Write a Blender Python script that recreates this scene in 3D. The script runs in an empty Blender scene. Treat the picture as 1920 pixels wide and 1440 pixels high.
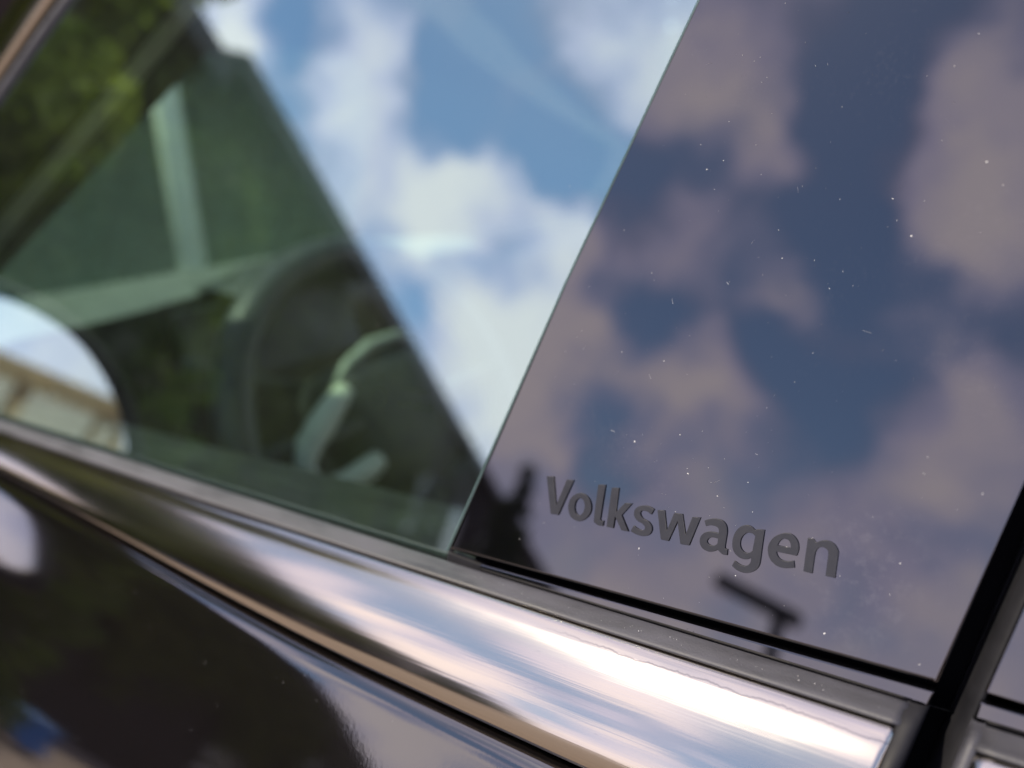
import bpy, bmesh, math, random
import numpy as np
from mathutils import Vector, Matrix

# ------------------------------------------------------------------ camera, sky, sun, exposure
sc = bpy.context.scene
col = sc.collection
R = math.radians
Z0 = 0.98                      # height of the foot of the lettering above the ground
TAU = R(20.0)                  # how far the side glass leans inwards

cd = bpy.data.cameras.new('camera')
cam = bpy.data.objects.new('camera', cd)
col.objects.link(cam)
right = Vector((0.82241276, 0.56593424, -0.05792825))
up = Vector((-0.10977908, 0.257789, 0.95994447))
back = Vector((0.55819871, -0.78311127, 0.2741367))
cam.matrix_world = Matrix(((right.x, up.x, back.x, 0.11985), (right.y, up.y, back.y, -0.18546),
                           (right.z, up.z, back.z, Z0 + 0.10448), (0, 0, 0, 1)))
cd.sensor_width = 36.0
cd.lens = 28.125
cd.clip_start = 0.01
cd.clip_end = 2000.0
cd.dof.use_dof = True
cd.dof.focus_distance = 0.212
cd.dof.aperture_fstop = 5.5
sc.camera = cam

SUN = Vector((-0.305, -0.435, 0.848)).normalized()
sd = bpy.data.lights.new('sun', 'SUN')
sd.energy = 3.4
sd.angle = R(0.53)
sd.color = (1.0, 0.88, 0.68)
so = bpy.data.objects.new('sun', sd)
col.objects.link(so)
so.location = (0, 0, 20)
so.rotation_euler = SUN.to_track_quat('Z', 'Y').to_euler()

sc.view_settings.view_transform = 'Standard'
sc.view_settings.look = 'None'
sc.view_settings.exposure = 1.52
sc.view_settings.gamma = 1.0
sc.view_settings.use_curve_mapping = False
sc.render.engine = 'CYCLES'
sc.cycles.max_bounces = 12
sc.cycles.transparent_max_bounces = 16
sc.cycles.caustics_reflective = False
sc.cycles.caustics_refractive = False
sc.cycles.sample_clamp_indirect = 12.0

GLYPHS = {
 'V': [[(-3.86,10.97), (-1.54,11.32), (0.68,2.69), (3.21,11.21), (5.49,11.46), (1.89,0.32), (-0.67,0.18)]],
 'o': [[(4.99,2.99), (4.91,3.74), (4.94,4.55), (5.10,5.35), (5.41,6.06), (5.92,6.72), (6.60,7.34), (7.35,7.83), (8.10,8.11), (8.86,8.14), (9.68,7.98), (10.45,7.67), (11.09,7.27), (11.60,6.76), (12.01,6.11), (12.32,5.40), (12.49,4.72), (12.54,4.06), (12.47,3.39), (12.28,2.73), (11.96,2.12), (11.49,1.49), (10.86,0.85), (10.16,0.31), (9.45,-0.02), (8.70,-0.12), (7.90,-0.02), (7.12,0.21), (6.47,0.55), (5.95,1.01), (5.51,1.61), (5.19,2.29)], [(7.05,3.52), (7.00,4.01), (7.01,4.55), (7.07,5.08), (7.21,5.54), (7.44,5.93), (7.75,6.28), (8.10,6.54), (8.44,6.69), (8.77,6.70), (9.11,6.58), (9.43,6.39), (9.71,6.14), (9.93,5.85), (10.13,5.49), (10.27,5.09), (10.36,4.67), (10.38,4.21), (10.35,3.71), (10.27,3.21), (10.13,2.78), (9.91,2.39), (9.63,2.02), (9.31,1.73), (9.00,1.56), (8.67,1.54), (8.32,1.63), (7.99,1.81), (7.71,2.04), (7.48,2.33), (7.29,2.69), (7.14,3.09)]],
 'l': [[(13.78,11.62), (16.05,11.98), (16.00,9.40), (15.94,6.68), (15.90,4.23), (15.87,2.47), (15.86,1.68), (15.87,1.57), (15.90,1.74), (15.95,1.81), (16.02,1.68), (16.12,1.57), (16.23,1.49), (16.36,1.46), (16.50,1.48), (16.66,1.55), (16.83,1.65), (16.99,1.73), (16.99,0.18), (16.66,0.13), (16.32,0.08), (15.99,0.04), (15.68,0.05), (15.37,0.11), (15.06,0.22), (14.78,0.36), (14.53,0.54), (14.33,0.58), (14.16,0.53), (14.02,0.78), (13.91,1.71), (13.84,3.57), (13.81,6.12), (13.80,8.94)]],
 'k': [[(18.17,11.52), (20.39,11.88), (20.43,4.70), (22.90,7.97), (25.08,8.25), (22.39,4.40), (25.11,0.32), (22.97,0.22), (20.42,3.74), (20.32,0.26), (18.22,0.25)]],
 's': [[(31.92,7.97), (31.27,6.46), (30.89,6.63), (30.51,6.81), (30.13,6.96), (29.76,7.05), (29.37,7.07), (28.96,7.05), (28.59,6.98), (28.31,6.85), (28.12,6.67), (28.00,6.43), (27.95,6.16), (27.99,5.89), (28.12,5.62), (28.33,5.32), (28.61,5.04), (28.95,4.79), (29.39,4.63), (29.91,4.51), (30.45,4.38), (30.90,4.19), (31.27,3.90), (31.61,3.56), (31.88,3.18), (32.04,2.79), (32.10,2.37), (32.06,1.92), (31.94,1.47), (31.74,1.09), (31.45,0.77), (31.07,0.49), (30.63,0.26), (30.17,0.09), (29.67,-0.01), (29.12,-0.05), (28.56,-0.04), (28.01,0.00), (27.47,0.10), (26.93,0.25), (26.39,0.42), (25.85,0.58), (26.51,2.23), (26.93,2.05), (27.35,1.86), (27.76,1.68), (28.16,1.57), (28.55,1.50), (28.93,1.48), (29.28,1.50), (29.56,1.58), (29.77,1.75), (29.93,1.99), (30.02,2.25), (30.01,2.50), (29.88,2.73), (29.66,2.96), (29.36,3.18), (29.04,3.38), (28.66,3.52), (28.21,3.63), (27.76,3.75), (27.36,3.92), (27.01,4.17), (26.69,4.45), (26.42,4.77), (26.23,5.11), (26.12,5.49), (26.08,5.91), (26.11,6.34), (26.22,6.72), (26.40,7.07), (26.66,7.39), (26.98,7.69), (27.32,7.93), (27.71,8.13), (28.15,8.29), (28.61,8.40), (29.03,8.48), (29.44,8.52), (29.83,8.51), (30.20,8.47), (30.57,8.41), (30.92,8.33), (31.26,8.21), (31.59,8.09)]],
 'w': [[(32.96,7.95), (34.97,8.28), (36.40,2.79), (37.87,8.12), (40.22,8.32), (41.88,2.83), (43.13,8.09), (45.37,8.41), (43.28,0.41), (40.84,0.27), (39.13,6.20), (37.31,0.29), (35.09,0.26)]],
 'a': [[(46.62,7.84), (46.94,8.02), (47.25,8.22), (47.57,8.40), (47.92,8.55), (48.31,8.69), (48.72,8.81), (49.16,8.91), (49.59,8.96), (50.03,8.99), (50.48,8.98), (50.92,8.93), (51.32,8.83), (51.67,8.68), (51.99,8.47), (52.27,8.23), (52.51,7.95), (52.70,7.63), (52.84,7.26), (52.95,6.88), (53.03,6.51), (53.08,6.18), (53.09,5.88), (53.08,5.53), (53.07,5.08), (53.06,4.43), (53.04,3.64), (53.02,2.88), (53.03,2.31), (53.07,2.00), (53.11,1.86), (53.18,1.81), (53.27,1.76), (53.38,1.72), (53.51,1.72), (53.65,1.74), (53.79,1.75), (53.87,0.22), (53.55,0.20), (53.24,0.15), (52.93,0.14), (52.60,0.20), (52.27,0.35), (51.92,0.58), (51.56,0.83), (51.21,1.07), (50.94,0.87), (50.69,0.67), (50.42,0.47), (50.12,0.32), (49.80,0.20), (49.46,0.10), (49.11,0.05), (48.73,0.04), (48.32,0.09), (47.88,0.19), (47.45,0.33), (47.09,0.52), (46.78,0.77), (46.52,1.08), (46.31,1.42), (46.16,1.77), (46.07,2.15), (46.04,2.56), (46.07,2.97), (46.14,3.35), (46.28,3.70), (46.47,4.03), (46.71,4.34), (46.97,4.61), (47.25,4.82), (47.57,5.00), (47.91,5.14), (48.27,5.24), (48.66,5.32), (49.09,5.35), (49.50,5.36), (49.87,5.36), (50.16,5.35), (50.42,5.31), (50.65,5.27), (50.89,5.23), (50.90,5.44), (50.91,5.64), (50.90,5.85), (50.87,6.05), (50.81,6.25), (50.72,6.45), (50.61,6.64), (50.47,6.78), (50.30,6.89), (50.10,6.97), (49.88,7.02), (49.63,7.05), (49.34,7.07), (49.02,7.07), (48.69,7.04), (48.37,6.99), (48.07,6.90), (47.78,6.78), (47.50,6.65), (47.21,6.52)], [(50.94,3.95), (50.60,3.97), (50.25,4.00), (49.92,4.01), (49.60,3.99), (49.31,3.94), (49.03,3.86), (48.77,3.75), (48.55,3.60), (48.36,3.41), (48.20,3.16), (48.09,2.91), (48.03,2.68), (48.05,2.49), (48.13,2.30), (48.25,2.14), (48.41,2.01), (48.60,1.89), (48.84,1.81), (49.10,1.75), (49.35,1.72), (49.59,1.74), (49.84,1.80), (50.08,1.88), (50.30,1.98), (50.48,2.11), (50.64,2.28), (50.79,2.45), (50.94,2.62)]],
 'g': [[(62.60,8.73), (62.59,7.59), (62.58,6.44), (62.57,5.32), (62.56,4.24), (62.57,3.17), (62.59,2.12), (62.59,1.15), (62.56,0.36), (62.50,-0.21), (62.42,-0.61), (62.30,-0.93), (62.13,-1.25), (61.90,-1.62), (61.60,-1.97), (61.27,-2.29), (60.91,-2.57), (60.51,-2.79), (60.07,-2.98), (59.61,-3.12), (59.14,-3.21), (58.65,-3.24), (58.13,-3.22), (57.61,-3.15), (57.14,-3.04), (56.71,-2.88), (56.33,-2.67), (55.96,-2.44), (55.58,-2.21), (56.01,-0.84), (56.36,-0.99), (56.71,-1.15), (57.06,-1.30), (57.40,-1.41), (57.73,-1.49), (58.06,-1.54), (58.39,-1.56), (58.69,-1.54), (58.99,-1.45), (59.27,-1.31), (59.53,-1.14), (59.75,-0.96), (59.91,-0.77), (60.04,-0.56), (60.13,-0.34), (60.20,-0.09), (60.24,0.17), (60.24,0.46), (60.24,0.75), (60.24,1.04), (60.01,0.88), (59.80,0.70), (59.57,0.54), (59.30,0.41), (58.98,0.32), (58.64,0.25), (58.27,0.22), (57.90,0.24), (57.51,0.31), (57.10,0.42), (56.70,0.59), (56.34,0.79), (56.01,1.05), (55.71,1.34), (55.44,1.69), (55.22,2.07), (55.05,2.52), (54.92,3.02), (54.84,3.55), (54.81,4.09), (54.82,4.66), (54.89,5.25), (55.00,5.83), (55.16,6.37), (55.37,6.87), (55.64,7.35), (55.93,7.78), (56.25,8.14), (56.58,8.43), (56.94,8.67), (57.31,8.85), (57.68,8.97), (58.04,9.02), (58.41,9.01), (58.77,8.95), (59.12,8.86), (59.44,8.71), (59.74,8.50), (60.04,8.28), (60.34,8.07), (60.59,8.45)], [(60.50,6.74), (60.27,6.88), (60.05,7.03), (59.81,7.15), (59.56,7.23), (59.27,7.26), (58.96,7.26), (58.64,7.20), (58.34,7.08), (58.03,6.88), (57.72,6.61), (57.44,6.29), (57.22,5.94), (57.05,5.53), (56.93,5.06), (56.86,4.59), (56.85,4.15), (56.89,3.74), (57.00,3.35), (57.15,2.99), (57.34,2.69), (57.56,2.42), (57.83,2.20), (58.12,2.03), (58.39,1.92), (58.65,1.88), (58.90,1.90), (59.16,1.97), (59.40,2.07), (59.63,2.21), (59.85,2.39), (60.06,2.59), (60.28,2.79)]],
 'e': [[(71.32,4.09), (71.40,4.53), (71.49,4.97), (71.56,5.41), (71.58,5.85), (71.53,6.29), (71.44,6.73), (71.30,7.15), (71.13,7.54), (70.91,7.89), (70.65,8.21), (70.36,8.50), (70.05,8.73), (69.70,8.92), (69.33,9.05), (68.94,9.14), (68.54,9.17), (68.15,9.14), (67.75,9.06), (67.35,8.92), (66.94,8.74), (66.50,8.50), (66.04,8.20), (65.60,7.86), (65.21,7.47), (64.88,7.01), (64.59,6.50), (64.35,5.96), (64.17,5.46), (64.07,4.99), (64.04,4.54), (64.06,4.09), (64.14,3.63), (64.28,3.13), (64.48,2.62), (64.74,2.12), (65.04,1.69), (65.42,1.33), (65.85,1.01), (66.31,0.74), (66.78,0.54), (67.23,0.41), (67.69,0.33), (68.16,0.31), (68.69,0.34), (69.27,0.45), (69.90,0.63), (70.54,0.83), (71.17,1.02), (70.77,2.65), (70.34,2.51), (69.91,2.35), (69.48,2.21), (69.07,2.13), (68.68,2.09), (68.31,2.09), (67.96,2.13), (67.64,2.22), (67.36,2.35), (67.09,2.53), (66.86,2.74), (66.66,2.97), (66.51,3.20), (66.39,3.46), (66.30,3.72), (66.19,3.99)], [(66.27,5.56), (66.39,5.89), (66.49,6.23), (66.62,6.55), (66.77,6.83), (66.98,7.07), (67.21,7.29), (67.46,7.47), (67.72,7.59), (67.98,7.65), (68.26,7.65), (68.53,7.61), (68.76,7.52), (68.97,7.38), (69.16,7.20), (69.32,6.98), (69.45,6.74), (69.54,6.48), (69.59,6.20), (69.63,5.90), (69.68,5.61)]],
 'n': [[(73.39,9.00), (74.78,9.01), (75.38,8.27), (75.69,8.49), (76.00,8.72), (76.32,8.93), (76.66,9.09), (77.03,9.22), (77.42,9.31), (77.81,9.36), (78.21,9.35), (78.60,9.30), (79.00,9.19), (79.39,9.04), (79.74,8.83), (80.06,8.54), (80.36,8.20), (80.61,7.81), (80.79,7.43), (80.89,7.12), (80.90,6.84), (80.89,6.45), (80.89,5.81), (80.90,4.80), (80.90,3.53), (80.90,2.16), (80.91,0.84), (78.68,0.84), (78.68,2.26), (78.68,3.73), (78.67,5.08), (78.63,6.11), (78.55,6.71), (78.46,7.00), (78.33,7.14), (78.16,7.28), (77.93,7.43), (77.66,7.53), (77.37,7.58), (77.10,7.58), (76.84,7.52), (76.58,7.42), (76.34,7.28), (76.13,7.09), (75.96,6.86), (75.81,6.60), (75.69,6.29), (75.60,5.93), (75.55,5.52), (75.52,5.06), (75.51,4.54), (75.50,3.93), (75.50,3.20), (75.49,2.37), (75.50,1.50), (75.50,0.64), (73.40,0.70)]],
}
CLOUDS = [
 (-0.3548,-0.6298,0.6910, 0.0800, 0.55),
 (-0.2804,-0.6623,0.6948, 0.0533, 0.30),
 (-0.4060,-0.6589,0.6333, 0.0600, 0.35),
 (-0.3026,-0.7440,0.5958, 0.0500, 0.50),
 (-0.3117,-0.7226,0.6170, 0.0400, 0.30),
 (-0.1107,-0.7679,0.6309, 0.0867, 0.60),
 (-0.0788,-0.7237,0.6856, 0.0733, 0.50),
 (-0.1441,-0.7315,0.6664, 0.0467, 0.40),
 (-0.1230,-0.8196,0.5595, 0.0800, 0.45),
 (-0.0541,-0.8248,0.5629, 0.0733, 0.40),
 (-0.3819,-0.7735,0.5058, 0.0600, 0.60),
 (-0.4629,-0.7389,0.4897, 0.0400, 0.60),
 (-0.2664,-0.8320,0.4867, 0.0400, 0.35),
 (-0.3595,-0.8516,0.3815, 0.0567, 0.70),
 (-0.3085,-0.8811,0.3585, 0.0600, 0.60),
 (-0.3905,-0.8568,0.3368, 0.0467, 0.50),
 (-0.4782,-0.7988,0.3651, 0.0533, 0.40),
 (-0.4940,-0.7650,0.4133, 0.0400, 0.40),
 (-0.0972,-0.8993,0.4264, 0.0533, 0.30),
 (-0.0850,-0.9256,0.3689, 0.0600, 0.50),
 (-0.0514,-0.9383,0.3419, 0.0600, 0.40),
 (-0.3919,-0.8821,0.2614, 0.0467, 0.20),
 (-0.1797,-0.9460,0.2699, 0.0533, 0.45),
 (-0.1138,-0.9446,0.3078, 0.0467, 0.30),
 (-0.4929,-0.8342,0.2474, 0.0400, 0.40),
 (-0.5346,-0.7939,0.2897, 0.0467, 0.40),
 (-0.2998,-0.9420,0.1510, 0.0400, 0.50),
 (-0.2339,-0.9560,0.1772, 0.0467, 0.50),
 (-0.3794,-0.9199,0.0995, 0.0533, 0.30),
 (-0.1106,-0.9723,0.2058, 0.0667, 0.35),
 (-0.4523,-0.7143,0.5341, 0.0500, -0.70),
 (-0.4014,-0.7080,0.5811, 0.0467, -0.40),
 (-0.2164,-0.7061,0.6743, 0.0633, -0.80),
 (-0.2080,-0.7520,0.6254, 0.0567, -0.80),
 (-0.2137,-0.8000,0.5607, 0.0567, -0.80),
 (-0.1819,-0.8378,0.5149, 0.0533, -0.70),
 (-0.1685,-0.6722,0.7209, 0.0600, -0.50),
 (-0.2257,-0.8306,0.5090, 0.0400, -0.50),
 (-0.4179,-0.8031,0.4247, 0.0400, -0.50),
 (-0.2978,-0.8575,0.4195, 0.0367, -0.70),
 (-0.2607,-0.8766,0.4044, 0.0400, -0.60),
 (-0.2269,-0.9029,0.3651, 0.0467, -0.50),
 (-0.4228,-0.8776,0.2261, 0.0367, -0.50),
 (-0.4631,-0.8377,0.2895, 0.0300, -0.40),
 (-0.4046,-0.9001,0.1613, 0.0467, -0.25),
 (-0.1774,-0.9732,0.1461, 0.0600, -0.20),
 (-0.1740,-0.8798,0.4423, 0.0600, -0.25),
 (-0.6815,-0.4577,0.5711, 0.0500, 0.50),
 (-0.6903,-0.4940,0.5287, 0.0500, 0.80),
 (-0.7182,-0.5089,0.4746, 0.0533, 0.80),
 (-0.7305,-0.4735,0.4921, 0.0333, 0.50),
 (-0.6824,-0.5695,0.4583, 0.0400, 0.70),
 (-0.6202,-0.6213,0.4790, 0.0600, 0.90),
 (-0.5687,-0.6678,0.4801, 0.0533, 0.80),
 (-0.6611,-0.6191,0.4239, 0.0600, 0.60),
 (-0.5139,-0.7153,0.4737, 0.0400, 0.80),
 (-0.7653,-0.3772,0.5216, 0.0467, 0.90),
 (-0.7671,-0.3973,0.5037, 0.0267, 0.60),
 (-0.7243,-0.5543,0.4101, 0.0333, 0.50),
 (-0.4925,-0.5664,0.6608, 0.0733, 0.45),
 (-0.4707,-0.6189,0.6289, 0.0533, 0.35),
 (-0.7354,-0.4178,0.5336, 0.0333, -0.60),
 (-0.7334,-0.3888,0.5577, 0.0333, -0.30),
 (-0.6381,-0.5194,0.5683, 0.0433, -1.00),
 (-0.6200,-0.5695,0.5397, 0.0400, -0.90),
 (-0.5637,-0.5279,0.6353, 0.0467, -0.90),
 (-0.5401,-0.5880,0.6021, 0.0400, -0.50),
 (-0.5017,-0.6570,0.5627, 0.0533, -1.00),
 (-0.5557,-0.6288,0.5440, 0.0400, -0.80),
 (-0.5137,-0.6745,0.5302, 0.0333, -0.70),
 (-0.6604,-0.6631,0.3524, 0.0267, -0.50),
 (-0.6072,-0.7204,0.3352, 0.0600, 0.35),
 (-0.5557,-0.7334,0.3915, 0.0533, 0.40),
 (-0.5875,-0.7676,0.2563, 0.0400, 0.30),
 (-0.5412,-0.7649,0.3493, 0.0533, 0.50),
 (-0.5759,-0.7609,0.2989, 0.0467, 0.40),
 (-0.5236,-0.7377,0.4262, 0.0400, 0.40),
 (-0.6244,-0.6975,0.3516, 0.0533, 0.50),
 (-0.5933,-0.7452,0.3043, 0.0600, 0.50),
 (-0.5470,-0.7979,0.2532, 0.0467, 0.40),
 (-0.6437,-0.7162,0.2698, 0.0400, 0.30),
]
SPECKS = [(46.45,110.01,0.80), (65.74,143.46,0.80), (62.31,130.37,0.80), (101.19,102.84,1.28), (91.85,126.46,0.64), (70.76,137.21,0.64), (55.83,121.14,0.48), (39.79,129.55,0.48), (37.92,117.06,0.48), (38.76,78.81,0.64), (20.04,23.37,0.64), (23.07,25.68,0.96), (25.22,27.99,0.64), (31.18,26.31,0.64), (36.26,29.61,0.64), (96.92,29.31,0.80), (70.28,71.88,0.80), (58.38,104.94,0.48), (84.56,57.33,0.80), (28.57,49.41,0.48), (35.09,57.04,0.64), (53.05,59.71,0.48), (69.53,62.70,0.48), (42.58,2.06,0.64), (55.02,8.32,0.64), (47.72,9.38,0.64), (55.37,-2.46,0.64), (74.32,9.16,0.96), (68.51,5.57,0.80), (49.00,14.95,0.64), (80.15,-13.12,0.80), (33.68,7.27,0.48), (49.85,-6.64,0.64), (6.02,11.60,0.48), (12.36,12.41,0.48), (28.98,8.44,0.48), (65.27,-10.39,0.48), (81.88,1.51,0.32), (-2.83,-3.02,0.48), (-5.51,-10.13,0.48), (54.39,95.56,0.48), (62.95,103.05,0.48), (69.92,94.69,0.48), (82.23,94.59,0.48), (56.10,62.20,0.48), (40.99,23.70,1.12), (40.07,19.43,0.80), (56.66,37.53,0.48), (83.77,97.58,0.48), (92.67,117.62,0.96), (55.81,136.83,0.64)]


def build_world():
    w = bpy.data.worlds.new('World')
    sc.world = w
    w.use_nodes = True
    nt = w.node_tree
    nt.nodes.clear()
    N, L = nt.nodes.new, nt.links.new
    def math_(op, a, b=None, clamp=False):
        m = N('ShaderNodeMath'); m.operation = op; m.use_clamp = clamp
        for i, q in enumerate((a, b)):
            if q is None: continue
            if isinstance(q, (int, float)): m.inputs[i].default_value = q
            else: L(q, m.inputs[i])
        return m.outputs[0]
    tc = N('ShaderNodeTexCoord')
    sky = N('ShaderNodeTexSky')
    sky.sky_type = 'NISHITA'
    sky.sun_disc = False
    sky.sun_elevation = math.asin(SUN.z)
    sky.sun_rotation = math.atan2(SUN.x, SUN.y)
    sky.air_density = 1.0; sky.dust_density = 0.3; sky.ozone_density = 3.0
    sx = N('ShaderNodeSeparateXYZ'); L(tc.outputs['Generated'], sx.inputs[0])
    # wobble the direction so the cumulus edges break up
    n1 = N('ShaderNodeTexNoise'); n1.inputs['Scale'].default_value = 11.0; n1.inputs['Detail'].default_value = 4.0; n1.inputs['Roughness'].default_value = .5
    L(tc.outputs['Generated'], n1.inputs['Vector'])
    v1 = N('ShaderNodeVectorMath'); v1.operation = 'SUBTRACT'; L(n1.outputs['Color'], v1.inputs[0]); v1.inputs[1].default_value = (.5, .5, .5)
    v2 = N('ShaderNodeVectorMath'); v2.operation = 'SCALE'; L(v1.outputs[0], v2.inputs[0]); v2.inputs['Scale'].default_value = 0.11
    v3 = N('ShaderNodeVectorMath'); v3.operation = 'ADD'; L(tc.outputs['Generated'], v3.inputs[0]); L(v2.outputs[0], v3.inputs[1])
    n2 = N('ShaderNodeTexNoise'); n2.inputs['Scale'].default_value = 8.0; n2.inputs['Detail'].default_value = 7.0; n2.inputs['Roughness'].default_value = .6
    L(v3.outputs[0], n2.inputs['Vector'])
    dens = math_('MULTIPLY', math_('SUBTRACT', n2.outputs[0], .5), 1.9)
    for (x, y, z, r, wt) in CLOUDS:
        d = N('ShaderNodeVectorMath'); d.operation = 'DISTANCE'; L(v3.outputs[0], d.inputs[0]); d.inputs[1].default_value = (x, y, z)
        mr = N('ShaderNodeMapRange'); mr.interpolation_type = 'SMOOTHERSTEP'
        L(d.outputs['Value'], mr.inputs['Value'])
        mr.inputs['From Min'].default_value = 0.0; mr.inputs['From Max'].default_value = r * 1.9
        mr.inputs['To Min'].default_value = wt; mr.inputs['To Max'].default_value = 0.0
        dens = math_('ADD', dens, mr.outputs[0])
    # more, flatter cloud towards the horizon
    hz = N('ShaderNodeMapRange'); L(sx.outputs['Z'], hz.inputs['Value'])
    hz.inputs['From Min'].default_value = 0.02; hz.inputs['From Max'].default_value = 0.36
    hz.inputs['To Min'].default_value = 1.05; hz.inputs['To Max'].default_value = 0.06
    dens = math_('ADD', dens, hz.outputs[0])
    ov = N('ShaderNodeMapRange'); ov.interpolation_type = 'SMOOTHSTEP'; L(sx.outputs['Z'], ov.inputs['Value'])
    ov.inputs['From Min'].default_value = 0.70; ov.inputs['From Max'].default_value = 0.86
    ov.inputs['To Min'].default_value = 0.0; ov.inputs['To Max'].default_value = 0.55
    dens = math_('ADD', dens, ov.outputs[0])
    cover = N('ShaderNodeMapRange'); cover.interpolation_type = 'SMOOTHSTEP'
    L(dens, cover.inputs['Value'])
    cover.inputs['From Min'].default_value = -0.38; cover.inputs['From Max'].default_value = 1.0
    # brighter tops, greyer bellies
    n3 = N('ShaderNodeTexNoise'); n3.inputs['Scale'].default_value = 7.0; n3.inputs['Detail'].default_value = 4.0
    L(v3.outputs[0], n3.inputs['Vector'])
    br = math_('ADD', math_('MULTIPLY', dens, .42), math_('MULTIPLY', n3.outputs[0], .9))
    ramp = N('ShaderNodeValToRGB')
    ramp.color_ramp.elements[0].position = 0.34; ramp.color_ramp.elements[0].color = (0.36, 0.36, 0.52, 1)
    ramp.color_ramp.elements[1].position = 1.0; ramp.color_ramp.elements[1].color = (1.0, 0.88, 0.90, 1)
    me_ = ramp.color_ramp.elements.new(0.66); me_.color = (0.68, 0.63, 0.84, 1)
    L(br, ramp.inputs[0])
    cs = N('ShaderNodeVectorMath'); cs.operation = 'SCALE'; L(ramp.outputs[0], cs.inputs[0]); cs.inputs['Scale'].default_value = 10.0
    mix = N('ShaderNodeMix'); mix.data_type = 'RGBA'
    L(cover.outputs[0], mix.inputs['Factor']); L(sky.outputs[0], mix.inputs['A']); L(cs.outputs[0], mix.inputs['B'])
    bg = N('ShaderNodeBackground'); bg.inputs['Strength'].default_value = 0.10
    L(mix.outputs['Result'], bg.inputs['Color'])
    out = N('ShaderNodeOutputWorld'); L(bg.outputs[0], out.inputs[0])
    w.cycles.sampling_method = 'MANUAL'; w.cycles.sample_map_resolution = 512
build_world()

# ------------------------------------------------------------------ helpers
def C(u, v, n):
    """car side frame in mm (rearwards, up the glass, outwards) -> metres in the world"""
    u, v, n = u / 1000, v / 1000, n / 1000
    return Vector((u, v * math.sin(TAU) - n * math.cos(TAU), Z0 + v * math.cos(TAU) + n * math.sin(TAU)))

def W(x, y, z):
    return Vector((x, y, z))

def link(name, me, m, parent=None, smooth=False):
    o = bpy.data.objects.new(name, me)
    col.objects.link(o)
    if m is not None:
        me.materials.clear(); me.materials.append(m)
    if smooth:
        for p in me.polygons: p.use_smooth = True
    if parent is not None:
        o.parent = parent
        if parent.type == 'EMPTY':
            o.matrix_parent_inverse = Matrix.Translation(parent.location).inverted()
    return o

def mesh(name, verts, faces, m, parent=None, smooth=False):
    me = bpy.data.meshes.new(name)
    me.from_pydata([tuple(v) for v in verts], [], faces)
    me.validate()
    me.update()
    return link(name, me, m, parent, smooth)

def loft(name, rails, m, parent=None, smooth=True, caps=False):
    """surface through rails of equal length"""
    n, k = len(rails[0]), len(rails)
    vs = [p for r in rails for p in r]
    fs = [(j * n + i, j * n + i + 1, (j + 1) * n + i + 1, (j + 1) * n + i) for j in range(k - 1) for i in range(n - 1)]
    if caps:
        fs.append(tuple(j * n for j in range(k)))
        fs.append(tuple(j * n + n - 1 for j in reversed(range(k))))
    o = mesh(name, vs, fs, m, parent, smooth)
    if caps:
        for p in o.data.polygons[-2:]: p.use_smooth = False
    return o

def slab(name, poly, n0, n1, m, parent=None, bevel=0.0, seg=3, frame=C):
    """flat plate with outline poly in the car side frame, outer face n1, rounded outer edge"""
    bm = bmesh.new()
    a = [bm.verts.new(frame(u, v, n0)) for u, v in poly]
    b = [bm.verts.new(frame(u, v, n1)) for u, v in poly]
    k = len(poly)
    top = bm.faces.new(b)
    bm.faces.new(list(reversed(a)))
    for i in range(k):
        j = (i + 1) % k
        bm.faces.new((a[i], a[j], b[j], b[i]))
    if bevel:
        bmesh.ops.bevel(bm, geom=list(top.edges), offset=bevel / 1000, segments=seg, affect='EDGES', profile=.5)
    bmesh.ops.recalc_face_normals(bm, faces=bm.faces)
    me = bpy.data.meshes.new(name); bm.to_mesh(me); bm.free()
    return link(name, me, m, parent)

def box(name, c, s, m, parent=None, bevel=0.0, rot=None, seg=2):
    bm = bmesh.new()
    bmesh.ops.create_cube(bm, size=1.0)
    bmesh.ops.scale(bm, vec=s, verts=bm.verts)
    if bevel:
        bmesh.ops.bevel(bm, geom=list(bm.edges), offset=bevel, segments=seg, affect='EDGES', profile=.5)
    if rot is not None: bmesh.ops.rotate(bm, matrix=rot, verts=bm.verts)
    bmesh.ops.translate(bm, vec=c, verts=bm.verts)
    me = bpy.data.meshes.new(name); bm.to_mesh(me); bm.free()
    return link(name, me, m, parent, smooth=False)

def tube(name, pts, rad, m, parent=None, seg=12, closed=False, flat=1.0, ref=Vector((0, 0, 1))):
    pts = [Vector(p) for p in pts]
    k = len(pts)
    rr = rad if isinstance(rad, (list, tuple)) else [rad] * k
    vs, fs = [], []
    for i, p in enumerate(pts):
        a = pts[(i - 1) % k] if (closed or i > 0) else p
        b = pts[(i + 1) % k] if (closed or i < k - 1) else p
        t = (b - a).normalized()
        s = t.cross(ref)
        if s.length < 1e-4: s = t.cross(Vector((1, 0, 0)))
        s.normalize(); q = s.cross(t).normalized()
        for j in range(seg):
            an = 2 * math.pi * j / seg
            vs.append(p + (s * math.cos(an) * flat + q * math.sin(an)) * rr[i])
    for i in range(k if closed else k - 1):
        i2 = (i + 1) % k
        for j in range(seg):
            j2 = (j + 1) % seg
            fs.append((i * seg + j, i * seg + j2, i2 * seg + j2, i2 * seg + j))
    if not closed:
        fs.append(tuple(reversed(range(seg)))); fs.append(tuple((k - 1) * seg + j for j in range(seg)))
    return mesh(name, vs, fs, m, parent, smooth=True)

def empty(name, loc):
    o = bpy.data.objects.new(name, None)
    o.location = loc; o.empty_display_size = .1
    col.objects.link(o)
    return o

def tag(o, label, cat, group=None, kind=None):
    if label: o['label'] = label
    if cat: o['category'] = cat
    if group: o['group'] = group
    if kind: o['kind'] = kind
    return o

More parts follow.
